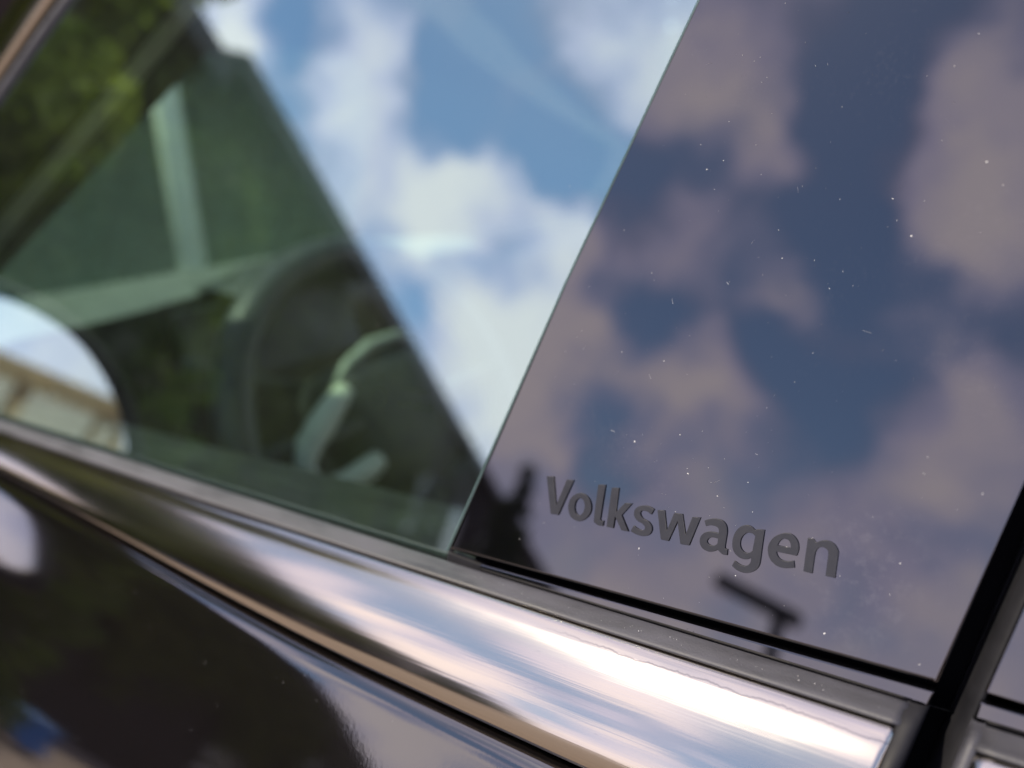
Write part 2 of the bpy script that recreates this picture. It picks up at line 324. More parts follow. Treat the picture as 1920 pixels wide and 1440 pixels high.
# ------------------------------------------------------------------ materials
def mat(name, base, rough=.5, metal=0., ior=1.5, coat=0., spec=.5):
    m = bpy.data.materials.new(name); m.use_nodes = True
    b = m.node_tree.nodes['Principled BSDF']
    b.inputs['Base Color'].default_value = (*base, 1)
    b.inputs['Roughness'].default_value = rough
    b.inputs['Metallic'].default_value = metal
    b.inputs['IOR'].default_value = ior
    b.inputs['Coat Weight'].default_value = coat
    b.inputs['Specular IOR Level'].default_value = spec
    return m

def nodes(m):
    nt = m.node_tree
    return nt, nt.nodes['Principled BSDF'], nt.nodes.new, nt.links.new

def noise(nt, scale, detail=4., rough=.5, vec=None, stretch=None):
    N, L = nt.nodes.new, nt.links.new
    t = N('ShaderNodeTexNoise')
    t.inputs['Scale'].default_value = scale; t.inputs['Detail'].default_value = detail; t.inputs['Roughness'].default_value = rough
    if vec is None:
        g = N('ShaderNodeNewGeometry'); vec = g.outputs['Position']
    if stretch:
        mp = N('ShaderNodeMapping'); mp.inputs['Scale'].default_value = stretch; L(vec, mp.inputs['Vector']); vec = mp.outputs[0]
    L(vec, t.inputs['Vector'])
    return t

def ramp(nt, src, p0, c0, p1, c1):
    r = nt.nodes.new('ShaderNodeValToRGB')
    e = r.color_ramp.elements
    e[0].position = p0; e[0].color = c0 if len(c0) == 4 else (*c0, 1)
    e[1].position = p1; e[1].color = c1 if len(c1) == 4 else (*c1, 1)
    nt.links.new(src, r.inputs[0])
    return r

def g3(v): return (v, v, v)

def varied(name, base, var, scale, rough, rvar=.08, bump=0., bscale=None, ior=1.5, metal=0., stretch=None):
    """colour and gloss that drift a little, with fine relief"""
    m = mat(name, base, rough, metal, ior)
    nt, b, N, L = nodes(m)
    n = noise(nt, scale, 5, .55, stretch=stretch)
    L(ramp(nt, n.outputs[0], .3, [c * (1 - var) for c in base], .7, [min(1, c * (1 + var)) for c in base]).outputs[0], b.inputs['Base Color'])
    L(ramp(nt, n.outputs[0], .3, g3(max(0, rough - rvar)), .7, g3(min(1, rough + rvar))).outputs[0], b.inputs['Roughness'])
    if bump:
        n2 = noise(nt, bscale or scale * 6, 4, .6)
        bp = N('ShaderNodeBump'); bp.inputs['Strength'].default_value = bump; bp.inputs['Distance'].default_value = .002
        L(n2.outputs[0], bp.inputs['Height']); L(bp.outputs[0], b.inputs['Normal'])
    return m

def gloss_black(name, stain=False):
    """piano-black trim under a thin film of dust"""
    m = mat(name, (.0015, .0015, .002), .015, 0, 1.80)
    nt, b, N, L = nodes(m)
    b.inputs['Specular Tint'].default_value = (.94, .93, 1.0, 1)
    n = noise(nt, 60, 6, .6)
    L(ramp(nt, n.outputs[0], .45, g3(.012), .8, g3(.04)).outputs[0], b.inputs['Roughness'])
    n2 = noise(nt, 900, 3, .6)
    n3 = noise(nt, 25, 4, .55)
    mu = N('ShaderNodeMath'); mu.operation = 'MULTIPLY'; L(n2.outputs[0], mu.inputs[0]); L(n3.outputs[0], mu.inputs[1])
    d = ramp(nt, mu.outputs[0], .34, g3(0), .60, g3(.025))
    fac = d.outputs[0]
    if stain:
        # dried water marks near the lower rear corner
        g = N('ShaderNodeNewGeometry')
        q = C(88, 3, 0)
        mp = N('ShaderNodeMapping'); mp.inputs['Location'].default_value = (-q.x / .017, -q.y / .05, -q.z / .022)
        mp.inputs['Scale'].default_value = (1 / .017, 1 / .05, 1 / .022)
        L(g.outputs['Position'], mp.inputs['Vector'])
        ln = N('ShaderNodeVectorMath'); ln.operation = 'LENGTH'; L(mp.outputs[0], ln.inputs[0])
        fall = N('ShaderNodeMapRange'); L(ln.outputs['Value'], fall.inputs['Value'])
        fall.inputs['From Min'].default_value = .2; fall.inputs['From Max'].default_value = 1.1; fall.inputs['To Min'].default_value = 1; fall.inputs['To Max'].default_value = 0
        n4 = noise(nt, 330, 6, .7)
        sp = ramp(nt, n4.outputs[0], .50, g3(0), .72, g3(.05))
        m2 = N('ShaderNodeMath'); m2.operation = 'MULTIPLY'; L(fall.outputs[0], m2.inputs[0]); L(sp.outputs[0], m2.inputs[1])
        m3 = N('ShaderNodeMath'); m3.operation = 'ADD'; L(m2.outputs[0], m3.inputs[0]); L(d.outputs[0], m3.inputs[1])
        fac = m3.outputs[0]
    df = N('ShaderNodeBsdfDiffuse'); df.inputs['Color'].default_value = (.36, .35, .37, 1)
    mx = N('ShaderNodeMixShader'); L(fac, mx.inputs[0]); L(b.outputs[0], mx.inputs[1]); L(df.outputs[0], mx.inputs[2])
    L(mx.outputs[0], nt.nodes['Material Output'].inputs[0])
    return m

def glass(name, tint, ior):
    m = bpy.data.materials.new(name); m.use_nodes = True
    nt = m.node_tree; nt.nodes.clear(); N, L = nt.nodes.new, nt.links.new
    # reflectance of a thin pane, the same from both sides
    ge = N('ShaderNodeNewGeometry')
    dt = N('ShaderNodeVectorMath'); dt.operation = 'DOT_PRODUCT'; L(ge.outputs['Normal'], dt.inputs[0]); L(ge.outputs['Incoming'], dt.inputs[1])
    def mm(op, p, q):
        k = N('ShaderNodeMath'); k.operation = op
        for i, z in enumerate((p, q)):
            if z is None: continue
            if isinstance(z, float): k.inputs[i].default_value = z
            else: L(z, k.inputs[i])
        return k.outputs[0]
    f0 = ior
    fr = mm('ADD', f0, mm('MULTIPLY', 1.0 - f0, mm('POWER', mm('SUBTRACT', 1.0, mm('ABSOLUTE', dt.outputs['Value'], None)), 4.0)))
    tr = N('ShaderNodeBsdfTransparent'); tr.inputs['Color'].default_value = (*tint, 1)
    gl = N('ShaderNodeBsdfGlossy'); gl.inputs['Roughness'].default_value = .004; gl.inputs['Color'].default_value = (.78, 1, 1.0, 1)
    mx = N('ShaderNodeMixShader'); L(fr, mx.inputs[0]); L(tr.outputs[0], mx.inputs[1]); L(gl.outputs[0], mx.inputs[2])
    # thin film of dust on the outside
    df = N('ShaderNodeBsdfDiffuse'); df.inputs['Color'].default_value = (.52, .58, .54, 1)
    nz = noise(nt, 18, 5, .6)
    rr = ramp(nt, nz.outputs[0], .3, g3(.003), .75, g3(.009))
    m2 = N('ShaderNodeMixShader'); L(rr.outputs[0], m2.inputs[0]); L(mx.outputs[0], m2.inputs[1]); L(df.outputs[0], m2.inputs[2])
    out = N('ShaderNodeOutputMaterial'); L(m2.outputs[0], out.inputs[0])
    return m

M = {}
M['pillar'] = gloss_black('gloss_black_trim', True)
M['strip'] = gloss_black('gloss_black_strip')
M['letter'] = varied('satin_grey_lettering', (.009, .010, .015), .15, 300, .52, .05, .05, 2500)
M['rubber'] = varied('dusty_rubber', (.020, .020, .026), .50, 160, .60, .10, .12, 1500, stretch=(.25, 1, 1))
M['rubber_dark'] = varied('dark_rubber', (.008, .008, .010), .3, 90, .6, .1)
M['void'] = varied('black_channel', (.003, .003, .004), .3, 60, .8, .1)
for k_, s_ in (('void', .05), ('rubber_dark', .15), ('letter', .32)): M[k_].node_tree.nodes['Principled BSDF'].inputs['Specular IOR Level'].default_value = s_
M['paint'] = mat('black_paint', (.0028, .0024, .0026), .10, 0, 1.5, 1.0, .2)
nt, b, N, L = nodes(M['paint'])
b.inputs['Coat Roughness'].default_value = .012; b.inputs['Coat IOR'].default_value = 1.75
n = noise(nt, 700, 3, .6)
bp = N('ShaderNodeBump'); bp.inputs['Strength'].default_value = .012; bp.inputs['Distance'].default_value = .001
L(n.outputs[0], bp.inputs['Height']); L(bp.outputs[0], b.inputs['Coat Normal'])

def chrome(name):
    m = mat(name, (.37, .34, .295), .10, 1.0)
    nt, b, N, L = nodes(m)
    # fine long drawing marks and a few dried drip lines
    n = noise(nt, 900, 3, .6, stretch=(.012, 1, 1))
    bp = N('ShaderNodeBump'); bp.inputs['Strength'].default_value = .035; bp.inputs['Distance'].default_value = .001
    L(n.outputs[0], bp.inputs['Height']); L(bp.outputs[0], b.inputs['Normal'])
    n2 = noise(nt, 14, 5, .6, stretch=(.5, 1, 1))
    L(ramp(nt, n2.outputs[0], .35, g3(.12), .7, g3(.18)).outputs[0], b.inputs['Roughness'])
    n3 = noise(nt, 260, 5, .7, stretch=(.35, 1, 1))
    rc = ramp(nt, n3.outputs[0], .22, (.30, .28, .26), .36, (.37, .34, .295))
    # a dried, wavy tide mark under the window seal
    ge = N('ShaderNodeNewGeometry')
    dv = N('ShaderNodeVectorMath'); dv.operation = 'DOT_PRODUCT'; L(ge.outputs['Position'], dv.inputs[0]); dv.inputs[1].default_value = (0, math.sin(TAU), math.cos(TAU))
    sx = N('ShaderNodeSeparateXYZ'); L(ge.outputs['Position'], sx.inputs[0])
    n4 = noise(nt, 90, 4, .7, stretch=(1, .02, .02))
    def mm(op, p, q):
        k = N('ShaderNodeMath'); k.operation = op
        for i, z in enumerate((p, q)):
            if isinstance(z, float): k.inputs[i].default_value = z
            else: L(z, k.inputs[i])
        return k.outputs[0]
    off = mm('ADD', mm('SUBTRACT', dv.outputs['Value'], Z0 * math.cos(TAU) - .0302), mm('MULTIPLY', mm('SUBTRACT', n4.outputs[0], .5), .0030))
    ed = N('ShaderNodeMapRange'); L(mm('ABSOLUTE', off, 0.0), ed.inputs['Value']); ed.inputs['From Min'].default_value = .00008; ed.inputs['From Max'].default_value = .00028; ed.inputs['To Min'].default_value = .55; ed.inputs['To Max'].default_value = 0
    mk = N('ShaderNodeMapRange'); L(sx.outputs['X'], mk.inputs['Value']); mk.inputs['From Min'].default_value = .005; mk.inputs['From Max'].default_value = .03
    mx = N('ShaderNodeMix'); mx.data_type = 'RGBA'; L(mm('MULTIPLY', ed.outputs[0], mk.outputs[0]), mx.inputs['Factor']); L(rc.outputs[0], mx.inputs['A']); mx.inputs['B'].default_value = (.12, .115, .12, 1)
    L(mx.outputs['Result'], b.inputs['Base Color'])
    return m
M['chrome'] = chrome('bright_trim')
M['mirror'] = mat('mirror_silver', (.85, .87, .88), .01, 1.0)
M['glass'] = glass('tinted_side_glass', (.58, .72, .65), .27)
M['wind'] = glass('windshield_glass', (.66, .82, .74), .08)
M['glass_edge'] = varied('polished_glass_edge', (.035, .06, .06), .2, 60, .12, .05)
M['stamp'] = mat('black_glass_print', (.004, .005, .005), .6)
M['plastic'] = varied('dark_interior_plastic', (.035, .037, .040), .2, 40, .5, .1, .2, 900)
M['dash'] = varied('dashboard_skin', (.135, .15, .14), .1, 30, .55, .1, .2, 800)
M['card'] = varied('door_card_skin', (.045, .052, .052), .3, 25, .5, .1, .2, 900)
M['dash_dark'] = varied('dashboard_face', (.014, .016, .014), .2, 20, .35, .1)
M['leather'] = varied('black_leather', (.048, .055, .060), .2, 60, .34, .08, .3, 700)
M['silver'] = varied('pale_satin_metal', (.62, .66, .54), .05, 60, .35, .05)
M['trim_grey'] = varied('pale_grey_trim', (.26, .29, .26), .1, 60, .45, .08)
M['lining'] = varied('dark_headliner', (.05, .05, .048), .15, 60, .9, .05)
M['carpet'] = varied('black_carpet', (.012, .012, .013), .3, 80, .95, .04)
M['pillar_in'] = varied('inner_pillar_cloth', (.10, .10, .085), .15, 80, .85, .05)
M['edge'] = varied('painted_edge_highlight', (.62, .64, .52), .1, 80, .7, .05)  # pale colour stands for light caught along the pillar edge
M['dust'] = varied('pale_dust', (.34, .34, .34), .4, 900, .8, .1)
M['blue'] = varied('blue_plastic', (.005, .13, .42), .15, 10, .45, .1)

# ------------------------------------------------------------------ ground
bm = bmesh.new()
S = 600
vs = [bm.verts.new(p) for p in ((-S, -S, 0), (S, -S, 0), (S, S, 0), (-S, S, 0))]
bm.faces.new(vs)
me = bpy.data.meshes.new('ground'); bm.to_mesh(me); bm.free()
asph = varied('paving', (.17, .135, .115), .25, 3.0, .9, .05, .5, 120)
g = link('ground', me, asph); g['kind'] = 'structure'

# ------------------------------------------------------------------ the car
car = empty('car', (0.25, .75, 0))
tag(car, 'black car seen at its side window, glossy door pillar and bright belt trim', 'car')

def sm(xs, ys, u):
    """smooth interpolation"""
    h = 18.0
    return float(np.mean([np.interp(u + d, xs, ys) for d in (-h, -h / 2, 0, h / 2, h)]))
def seal_top(u): return sm([-660, -348, -38, 97, 900], [-13.5, -18, -22, -22.6, -26], u)
def seal_bot(u): return sm([-660, -330, -143, -22, 98, 900], [-16.5, -22.9, -26.0, -26.6, -27.0, -31], u)
def chrome_bot(u): return sm([-660, -303, -204, -125, -72, -10, 27, 100, 900], [-22, -41.9, -48.4, -54.2, -57.3, -58.8, -59.6, -61, -68], u)

def us(a, b, k): return [a + (b - a) * i / (k - 1) for i in range(k)]
CH_S = [0, .04, .05, .145, .155, .30, .5, .7, .85, .93, 1.0]
CH_A = [66, 58, 40, 38, 31.5, 26, 20, 12, 2, -10, -30]
def chrome_profile(u, k=34):
    v0, v1 = seal_bot(u) - .5, chrome_bot(u)
    n = 7.6; v = v0; pts = [(v, n)]
    ang = [R(float(np.interp((i + .5) / k, CH_S, CH_A))) for i in range(k)]
    tot = sum(math.cos(a) for a in ang)
    st = (v0 - v1) / tot
    for a in ang:
        v -= math.cos(a) * st; n += math.sin(a) * st
        pts.append((v, n))
    pts.append((v + .6, n - 3)); pts.append((v + .8, n - 9))
    return pts
def seal_profile(u):
    t, b_ = seal_top(u), seal_bot(u)
    h = t - b_
    return [(t - 7, .2), (t - .9, .4), (t - .55, .8), (t - .38, 1.4), (t - .40, 2.2), (t - .6, 2.8), (t - .42 * h, 4.8), (t - .66 * h, 6.6), (t - .76 * h, 7.4),
            (t - .86 * h, 7.9), (t - .96 * h, 8.0), (t - 1.04 * h, 7.7), (t - 1.1 * h, 6.8), (t - 1.1 * h, 4)]
def door_profile(u):
    pr = chrome_profile(u)
    nc = pr[-3][1]
    v = chrome_bot(u) - 2.6; n = nc - 7.5
    pts = [(v, n)]
    segs = [(88, 4.2), (80, 1.0), (66, 1.0), (52, 1.0), (40, 1.2), (30, 1.4), (22, 1.8), (17, 3), (15, 5), (14, 8), (13, 10), (12, 12), (10.5, 14), (8.5, 16), (6, 18), (3, 20), (0, 22), (-4, 24), (-8, 26),
            (-10, 40), (-12, 60), (-14, 80), (-17, 90), (-20, 100), (-24, 90), (-30, 60), (-45, 40)]
    for a, d in segs:
        v -= math.cos(R(a)) * d; n += math.sin(R(a)) * d
        pts.append((v, n))
    return pts
def run(name, prof, ua, ub, k, m, cut=None, caps=True, smooth=True):
    """sweep a profile along the car; cut(v) limits the run at its front or rear end"""
    P0 = prof(0); q = len(P0)
    rails = []
    st = us(ua, ub, k)
    allp = [prof(u) for u in st]
    for j in range(q):
        r = []
        for i, u in enumerate(st):
            v, n = allp[i][j]
            uu = u
            if cut: uu = cut(u, v, i / (k - 1))
            r.append(C(uu, v, n))
        rails.append(r)
    return loft(name, rails, m, car, smooth, caps)

def rear_edge(v): return 105.4 + .232 * (v + 17.5)          # rear edge of the front door
def front_edge2(v): return 114.6 + .24 * (v + 16.3)         # front edge of the rear door
def cutr(off):                                              # end a run on the rear door edge
    def f(u, v, t):
        e = max(rear_edge(v), 80) - off
        return u if t < .9 else u + (e - u) * (t - .9) / .1
    return f
def cutf(off):
    def f(u, v, t):
        e = max(front_edge2(v), 90) + off
        return u if t > .1 else u + (e - u) * (.1 - t) / .1
    return f

# front door: glass, pillar trim with lettering, strip, seal, bright trim, panel
frame_path = [(-662, -16), (-560, 57), (-480, 117), (-411, 169), (-349, 213), (-250, 272), (-120, 328), (60, 368), (300, 380), (560, 352), (800, 290)]
def path_pts(k=90):
    P_ = [Vector((a, b_, 0)) for a, b_ in frame_path]
    out = []
    for i in range(len(P_) - 1):
        p0 = P_[max(0, i - 1)]; p1 = P_[i]; p2 = P_[i + 1]; p3 = P_[min(len(P_) - 1, i + 2)]
        for j in range(8):
            t = j / 8
            out.append(.5 * ((2 * p1) + (-p0 + p2) * t + (2 * p0 - 5 * p1 + 4 * p2 - p3) * t * t + (-p0 + 3 * p1 - 3 * p2 + p3) * t ** 3))
    out.append(P_[-1])
    return out
FP = path_pts()
FT = []
for i in range(len(FP)):
    t = (FP[min(i + 1, len(FP) - 1)] - FP[max(i - 1, 0)]).normalized()
    FT.append(Vector((-t.y, t.x, 0)))
def frail(off, n): return [C(p.x + q.x * off, p.y + q.y * off, n) for p, q in zip(FP, FT)]

gl_poly = [(p.x + q.x * 4, p.y + q.y * 4) for p, q in zip(FP, FT) if p.x < 150]
gl_poly += [(110, 330), (32, 150), (-30, -24)]
gl_poly += [(u, seal_top(u) - 6) for u in us(-30, -655, 14)]
front_glass = mesh('window_glass', [C(u, v, -3.4) for u, v in gl_poly], [tuple(range(len(gl_poly)))], M['glass'], car)

pil = [(-37.3, -18.9), (-6.4, 70.5), (24.4, 153.3), (60, 240), (104, 350), (190, 355), (163, 230), (140, 131), (116.6, 30.7), (105.4, -17.5)]
pillar = slab('pillar_trim', pil, -3.0, 0.0, M['pillar'], car, 1.1, 5)
lead = [(-37.9, -20.5), (-6.9, 70.5), (23.9, 153.3), (59.5, 240), (103.5, 350)]
loft('glass_run_seal', [[C(u + du, v, n) for u, v in lead] for du, n in ((-1.7, -3.35), (-1.6, -2.8), (-1.1, -2.5), (-.4, -2.5), (.3, -2.9))], M['rubber_dark'], car)

loft('glass_edge', [[C(u + du, v, n) for u, v in lead] for du, n in ((-2.7, -3.36), (-2.4, -3.1), (-2.0, -2.95), (-1.6, -3.1))], M['glass_edge'], front_glass)

def letter(ch, loops):
    cu = bpy.data.curves.new('letter', 'CURVE'); cu.dimensions = '2D'; cu.fill_mode = 'BOTH'
    for lp in loops:
        s = cu.splines.new('POLY'); s.points.add(len(lp) - 1)
        for p, (x, y) in zip(s.points, lp): p.co = (x, y, 0, 1)
        s.use_cyclic_u = True
    cu.extrude = .26; cu.bevel_depth = .07; cu.bevel_resolution = 2; cu.offset = -.05
    tmp = bpy.data.objects.new('tmp', cu); col.objects.link(tmp)
    dg = bpy.context.evaluated_depsgraph_get()
    me = bpy.data.meshes.new_from_object(tmp.evaluated_get(dg))
    bpy.data.objects.remove(tmp)
    me.name = 'letter'
    for v in me.vertices: v.co = C(v.co.x, v.co.y, v.co.z + .20)
    o = link('letter', me, M['letter'], pillar)
    o['label'] = 'raised grey letter ' + ch
for ch in 'Volkswagen': letter(ch, GLYPHS[ch])

strip = slab('sill_strip', [(-24, -20.7), (105.0, -19.5), (101.5, -31), (-24, -31)], -7, -.1, M['strip'], car, .4, 3)
slab('corner_seal', [(-38.6, -20.0), (-24.3, -20.9), (-24.3, -31), (-39, -31)], -7, -1.4, M['rubber_dark'], car, .5, 3)
chan = slab('door_channel', [(-33, -11), (104, -11), (94, -60), (-40, -60)], -16, -8.5, M['void'], car)
run('weather_strip', seal_profile, -655, 101, 60, M['rubber'], cutr(3.5))
run('belt_trim', chrome_profile, -655, 99, 70, M['chrome'], cutr(4.0))
run('door_panel', door_profile, -650, 96, 60, M['paint'], cutr(2.5), caps=False)
# moulded end piece that closes the belt trim
def cap_prof(u):
    pr = chrome_profile(96)
    return [(-22.9, .5), (-23.2, 2.2), (-24.2, 4.6), (-25.6, 6.8), (-26.8, 7.8)] + [(v, n - .4) for i, (v, n) in enumerate(pr[:-2]) if i > 1]
rails = []
for du, dn in ((-4.2, -.3), (-3.4, .35), (-1.6, .5), (-.4, -.2), (.2, -2.5), (.3, -8)):
    rails.append([C(rear_edge(v) + du, v, n + dn) for v, n in cap_prof(96)])
loft('trim_end_cap', rails, M['rubber_dark'], car)

# shut line between the doors: black depth, a rubber and the flange of the rear door
slab('shut_line', [(10, -420), (150, -420), (222, 355), (165, 355)], -34, -22, M['void'], car)
vv = us(-330, 350, 40)
loft('shut_line_rubber', [[C(rear_edge(v) + 5.4 + du, v, n) for v in vv] for du, n in ((-1.6, -24), (-1.2, -14.5), (-.2, -12.2), (.9, -12.4), (1.6, -15), (1.8, -24))], M['rubber_dark'], car)
loft('rear_door_flange', [[C(front_edge2(v) + du, v, n) for v in vv] for du, n in ((-4.4, -24), (-4.3, -14), (-3.8, -9.5), (-2.9, -6.4), (-1.8, -4.6), (-.9, -3.8), (-.2, -3.4), (.6, -3.6), (.9, -5))], M['rubber_dark'], car)

# rear door
pil2 = [(front_edge2(-16.6), -16.6), (190, -18.5), (236, 130), (300, 340), (198, 345), (front_edge2(200), 200), (front_edge2(100), 100)]
rear_trim = slab('rear_pillar_trim', pil2, -3.0, 0.0, M['strip'], car, .55, 4)
slab('rear_sill_strip', [(front_edge2(-19.2), -18.9), (700, -22), (700, -34), (front_edge2(-31) + 1, -31)], -7, -.8, M['strip'], car, .4, 3)
rg = [(p.x - q.x * -4, p.y + q.y * 4) for p, q in zip(FP, FT) if p.x > 150]
rg = [(170, -24), (290, 360)] + [p for p in rg if p[0] > 300] + [(820, 200), (780, -30)]
mesh('rear_window_glass', [C(u, v, -3.4) for u, v in rg], [tuple(range(len(rg)))], M['glass'], car)
run('rear_weather_strip', seal_profile, 113, 780, 40, M['rubber'], cutf(2.0))
run('rear_belt_trim', chrome_profile, 112, 780, 40, M['chrome'], cutf(2.6))
run('rear_door_panel', door_profile, 110, 1100, 40, M['paint'], cutf(1.0), caps=False)
rails = []
for du, dn in ((2.6, -.3), (1.8, .35), (.9, .3), (.1, -.6), (-.2, -3), (-.2, -9)):
    rails.append([C(front_edge2(v) + du, v, n + dn) for v, n in cap_prof(112)])
loft('rear_trim_end_cap', rails, M['rubber'], car)
# front wing ahead of the door
run('front_wing', door_profile, -1500, -656, 30, M['paint'], caps=False)

# window surround: seal, black gap, bright strip, body
loft('frame_seal', [frail(o, n) for o, n in ((-1, -5), (0, -2.2), (1.5, -1.0), (3.2, -.6), (5, -1.0), (6.4, -2.2), (7, -5))], M['rubber'], car)
loft('frame_groove', [frail(o, n) for o, n in ((6.6, -4.2), (10, -4.8), (14.5, -4.2))], M['void'], car)
loft('frame_trim', [frail(o, n) for o, n in ((13.6, -4), (14, -.6), (15.2, .8), (17.4, 1.4), (19.8, 1.0), (21.4, -.4), (21.8, -4))], M['chrome'], car)
loft('roof_side_panel', [frail(o, n) for o, n in ((22, -3.5), (22.6, -1), (26, 0), (40, -1), (58, -6), (78, -17), (92, -32), (100, -50))], M['paint'], car)

# roof and windshield
r1 = frail(100, -50)
YC = .75
def mir(p): return Vector((p.x, 2 * YC - p.y, p.z))
iR = min(i for i, p in enumerate(FP) if p.x > -240)
sec = []
for t in us(0, 1, 15):
    rr = []
    for p in r1[iR:]:
        q = mir(p)
        z = p.z + .075 * (1 - (2 * t - 1) ** 2)
        rr.append(Vector((p.x, p.y + (q.y - p.y) * t, z)))
    sec.append(rr)
loft('roof_panel', sec, M['paint'], car)
loft('headliner', [[p - Vector((0, 0, .03)) for p in r] for r in sec], M['lining'], car)
secw = []
for t in us(0, 1, 15):
    rr = []
    for p in r1[:iR + 1]:
        q = mir(p)
        b4 = 4 * t * (1 - t)
        f = max(0., min(1., (p.z - .95) / .40))
        rr.append(Vector((p.x - b4 * (.16 * (1 - f)), p.y + (q.y - p.y) * t, p.z + .075 * b4 * f)))
    g_ = (rr[0] - rr[4]); g_ *= (.885 - rr[0].z) / g_.z if abs(g_.z) > 1e-4 else 1
    secw.append([rr[0] + g_] + rr)
loft('windshield', secw, M['wind'], car)
lo = [mir(p) for p in frail(0, -5)]
loft('passenger_roof_side_panel', [[mir(p) for p in frail(o, n)] for o, n in ((0, -3.5), (22.6, -1), (40, -1), (58, -6), (78, -17), (92, -32), (100, -50))], M['paint'], car)
pg = [mir(C(u, v, -3.4)) for u, v in gl_poly]
mesh('passenger_window_glass', pg, [tuple(range(len(pg)))], M['glass'], car)
pr0 = door_profile(0)
loft('passenger_door_panel', [[mir(C(u, v, n)) for u in (-650, -300, 0, 110)] for v, n in pr0], M['paint'], car)

bz = []
for x, z in ((-1.12, .895), (-1.30, .905), (-1.5, .895), (-1.75, .86), (-2.0, .80), (-2.1, .70)):
    bz.append([Vector((x - .12 * (1 - (2 * t - 1) ** 2) , -.05 + 1.6 * t, z - .035 * (2 * t - 1) ** 4)) for t in us(0, 1, 17)])
loft('bonnet', bz, M['paint'], car)
# ------------------------------------------------------------------ wing mirror
mh_c = Vector((-.83, -.236, 1.040))
ny = R(11)
mn = Vector((math.cos(ny), math.sin(ny), -0.004)).normalized()
mt = Vector((-math.sin(ny), math.cos(ny), 0))            # towards the car
mu_ = mn.cross(mt).normalized()
if mu_.z < 0: mu_ = -mu_
OUT = [(.115, -.048), (.115, .040), (.095, .058), (.045, .066), (-.005, .060), (-.050, .038), (-.088, .006), (-.114, -.028), (-.117, -.046), (-.100, -.060), (-.05, -.068), (.04, -.068), (.09, -.062)]
def ring(s, d, sh=0.0):
    k = len(OUT); res = []
    for i in range(k):
        p0, p1, p2, p3 = [Vector(OUT[(i + j - 1) % k]) for j in range(4)]
        for t in (0, .25, .5, .75):
            q = .5 * ((2 * p1) + (-p0 + p2) * t + (2 * p0 - 5 * p1 + 4 * p2 - p3) * t * t + (-p0 + 3 * p1 - 3 * p2 + p3) * t ** 3)
            res.append(mh_c + mt * (q.x * s * 1.10 + sh) + mu_ * (q.y * s * 1.08) + mn * d)
    return res
def rings(name, rs, m, parent, cap0=False, cap1=False):
    k = len(rs[0]); vs = [p for r in rs for p in r]; fs = []
    for j in range(len(rs) - 1):
        for i in range(k):
            i2 = (i + 1) % k
            fs.append((j * k + i, j * k + i2, (j + 1) * k + i2, (j + 1) * k + i))
    if cap0: fs.append(tuple(reversed(range(k))))
    if cap1: fs.append(tuple((len(rs) - 1) * k + i for i in range(k)))
    return mesh(name, vs, fs, m, parent, True)
wm = rings('wing_mirror', [ring(.95, -.004), ring(.99, .010), ring(1.05, .016), ring(1.11, .012), ring(1.16, 0), ring(1.17, -.03), ring(1.05, -.075), ring(.75, -.11), ring(.3, -.125)], M['rubber_dark'], car, cap1=True)
mg = rings('mirror_glass', [ring(.965, .0), ring(.93, .0025), ring(.9, .003)], M['mirror'], wm, cap1=True)
for p in mg.data.polygons: p.use_smooth = False
tube('mirror_foot', [mh_c + mt * .09 + mu_ * -.045 + mn * -.05, Vector((-.87, -.06, .985)), Vector((-.86, .01, .955))], [.024, .02, .026], M['rubber_dark'], wm, 14)

# ------------------------------------------------------------------ cabin
wc = Vector((-.424, .37, .834)); ti = R(22)
wa = Vector((0, 1, 0)); wb = Vector((-math.sin(ti), 0, math.cos(ti))); wn = Vector((math.cos(ti), 0, math.sin(ti)))
def wp(a, b_, c=0): return wc + wa * a + wb * b_ + wn * c
wheel = empty('steering_wheel', wc); wheel.parent = car; wheel.matrix_parent_inverse = Matrix.Translation(car.location).inverted()
def wpart(o):
    o.matrix_parent_inverse = Matrix.Translation(wc).inverted(); return o
k = 72
wpart(tube('rim', [wp(.178 * math.cos(2 * math.pi * i / k), .178 * math.sin(2 * math.pi * i / k)) for i in range(k)], .0185, M['leather'], wheel, 16, True, 1.0, wn))
hub = [(-.075, .045), (-.055, .068), (0, .074), (.055, .068), (.075, .045), (.07, -.02), (.045, -.065), (0, -.078), (-.045, -.065), (-.07, -.02)]
def hring(s, c):
    res = []; kk = len(hub)
    for i in range(kk):
        p0, p1, p2, p3 = [Vector(hub[(i + j - 1) % kk]) for j in range(4)]
        for t in (0, .33, .66):
            q = .5 * ((2 * p1) + (-p0 + p2) * t + (2 * p0 - 5 * p1 + 4 * p2 - p3) * t * t + (-p0 + 3 * p1 - 3 * p2 + p3) * t ** 3)
            res.append(wp(q.x * s, q.y * s, c))
    return res
wpart(rings('hub', [hring(.9, -.05), hring(1.0, -.03), hring(1.02, 0), hring(.95, .018), hring(.75, .028), hring(.3, .033)], M['plastic'], wheel, True, True))
wpart(tube('spoke', [wp(-.06, .01, 0), wp(-.11, .012, .004), wp(-.17, .016, 0)], [.030, .024, .016], M['plastic'], wheel, 12, False, .45, wn))
wpart(tube('spoke', [wp(.06, .01, 0), wp(.11, .012, .004), wp(.17, .016, 0)], [.030, .024, .016], M['plastic'], wheel, 12, False, .45, wn))
wpart(tube('spoke', [wp(0, -.05, 0), wp(0, -.11, .002), wp(0, -.172, 0)], [.026, .020, .016], M['plastic'], wheel, 12, False, .45, wn))
acc = [(-.066, .046), (-.085, .036), (-.105, .024), (-.128, .010), (-.138, -.004), (-.136, -.018), (-.122, -.029), (-.100, -.032), (-.078, -.030), (-.060, -.026)]
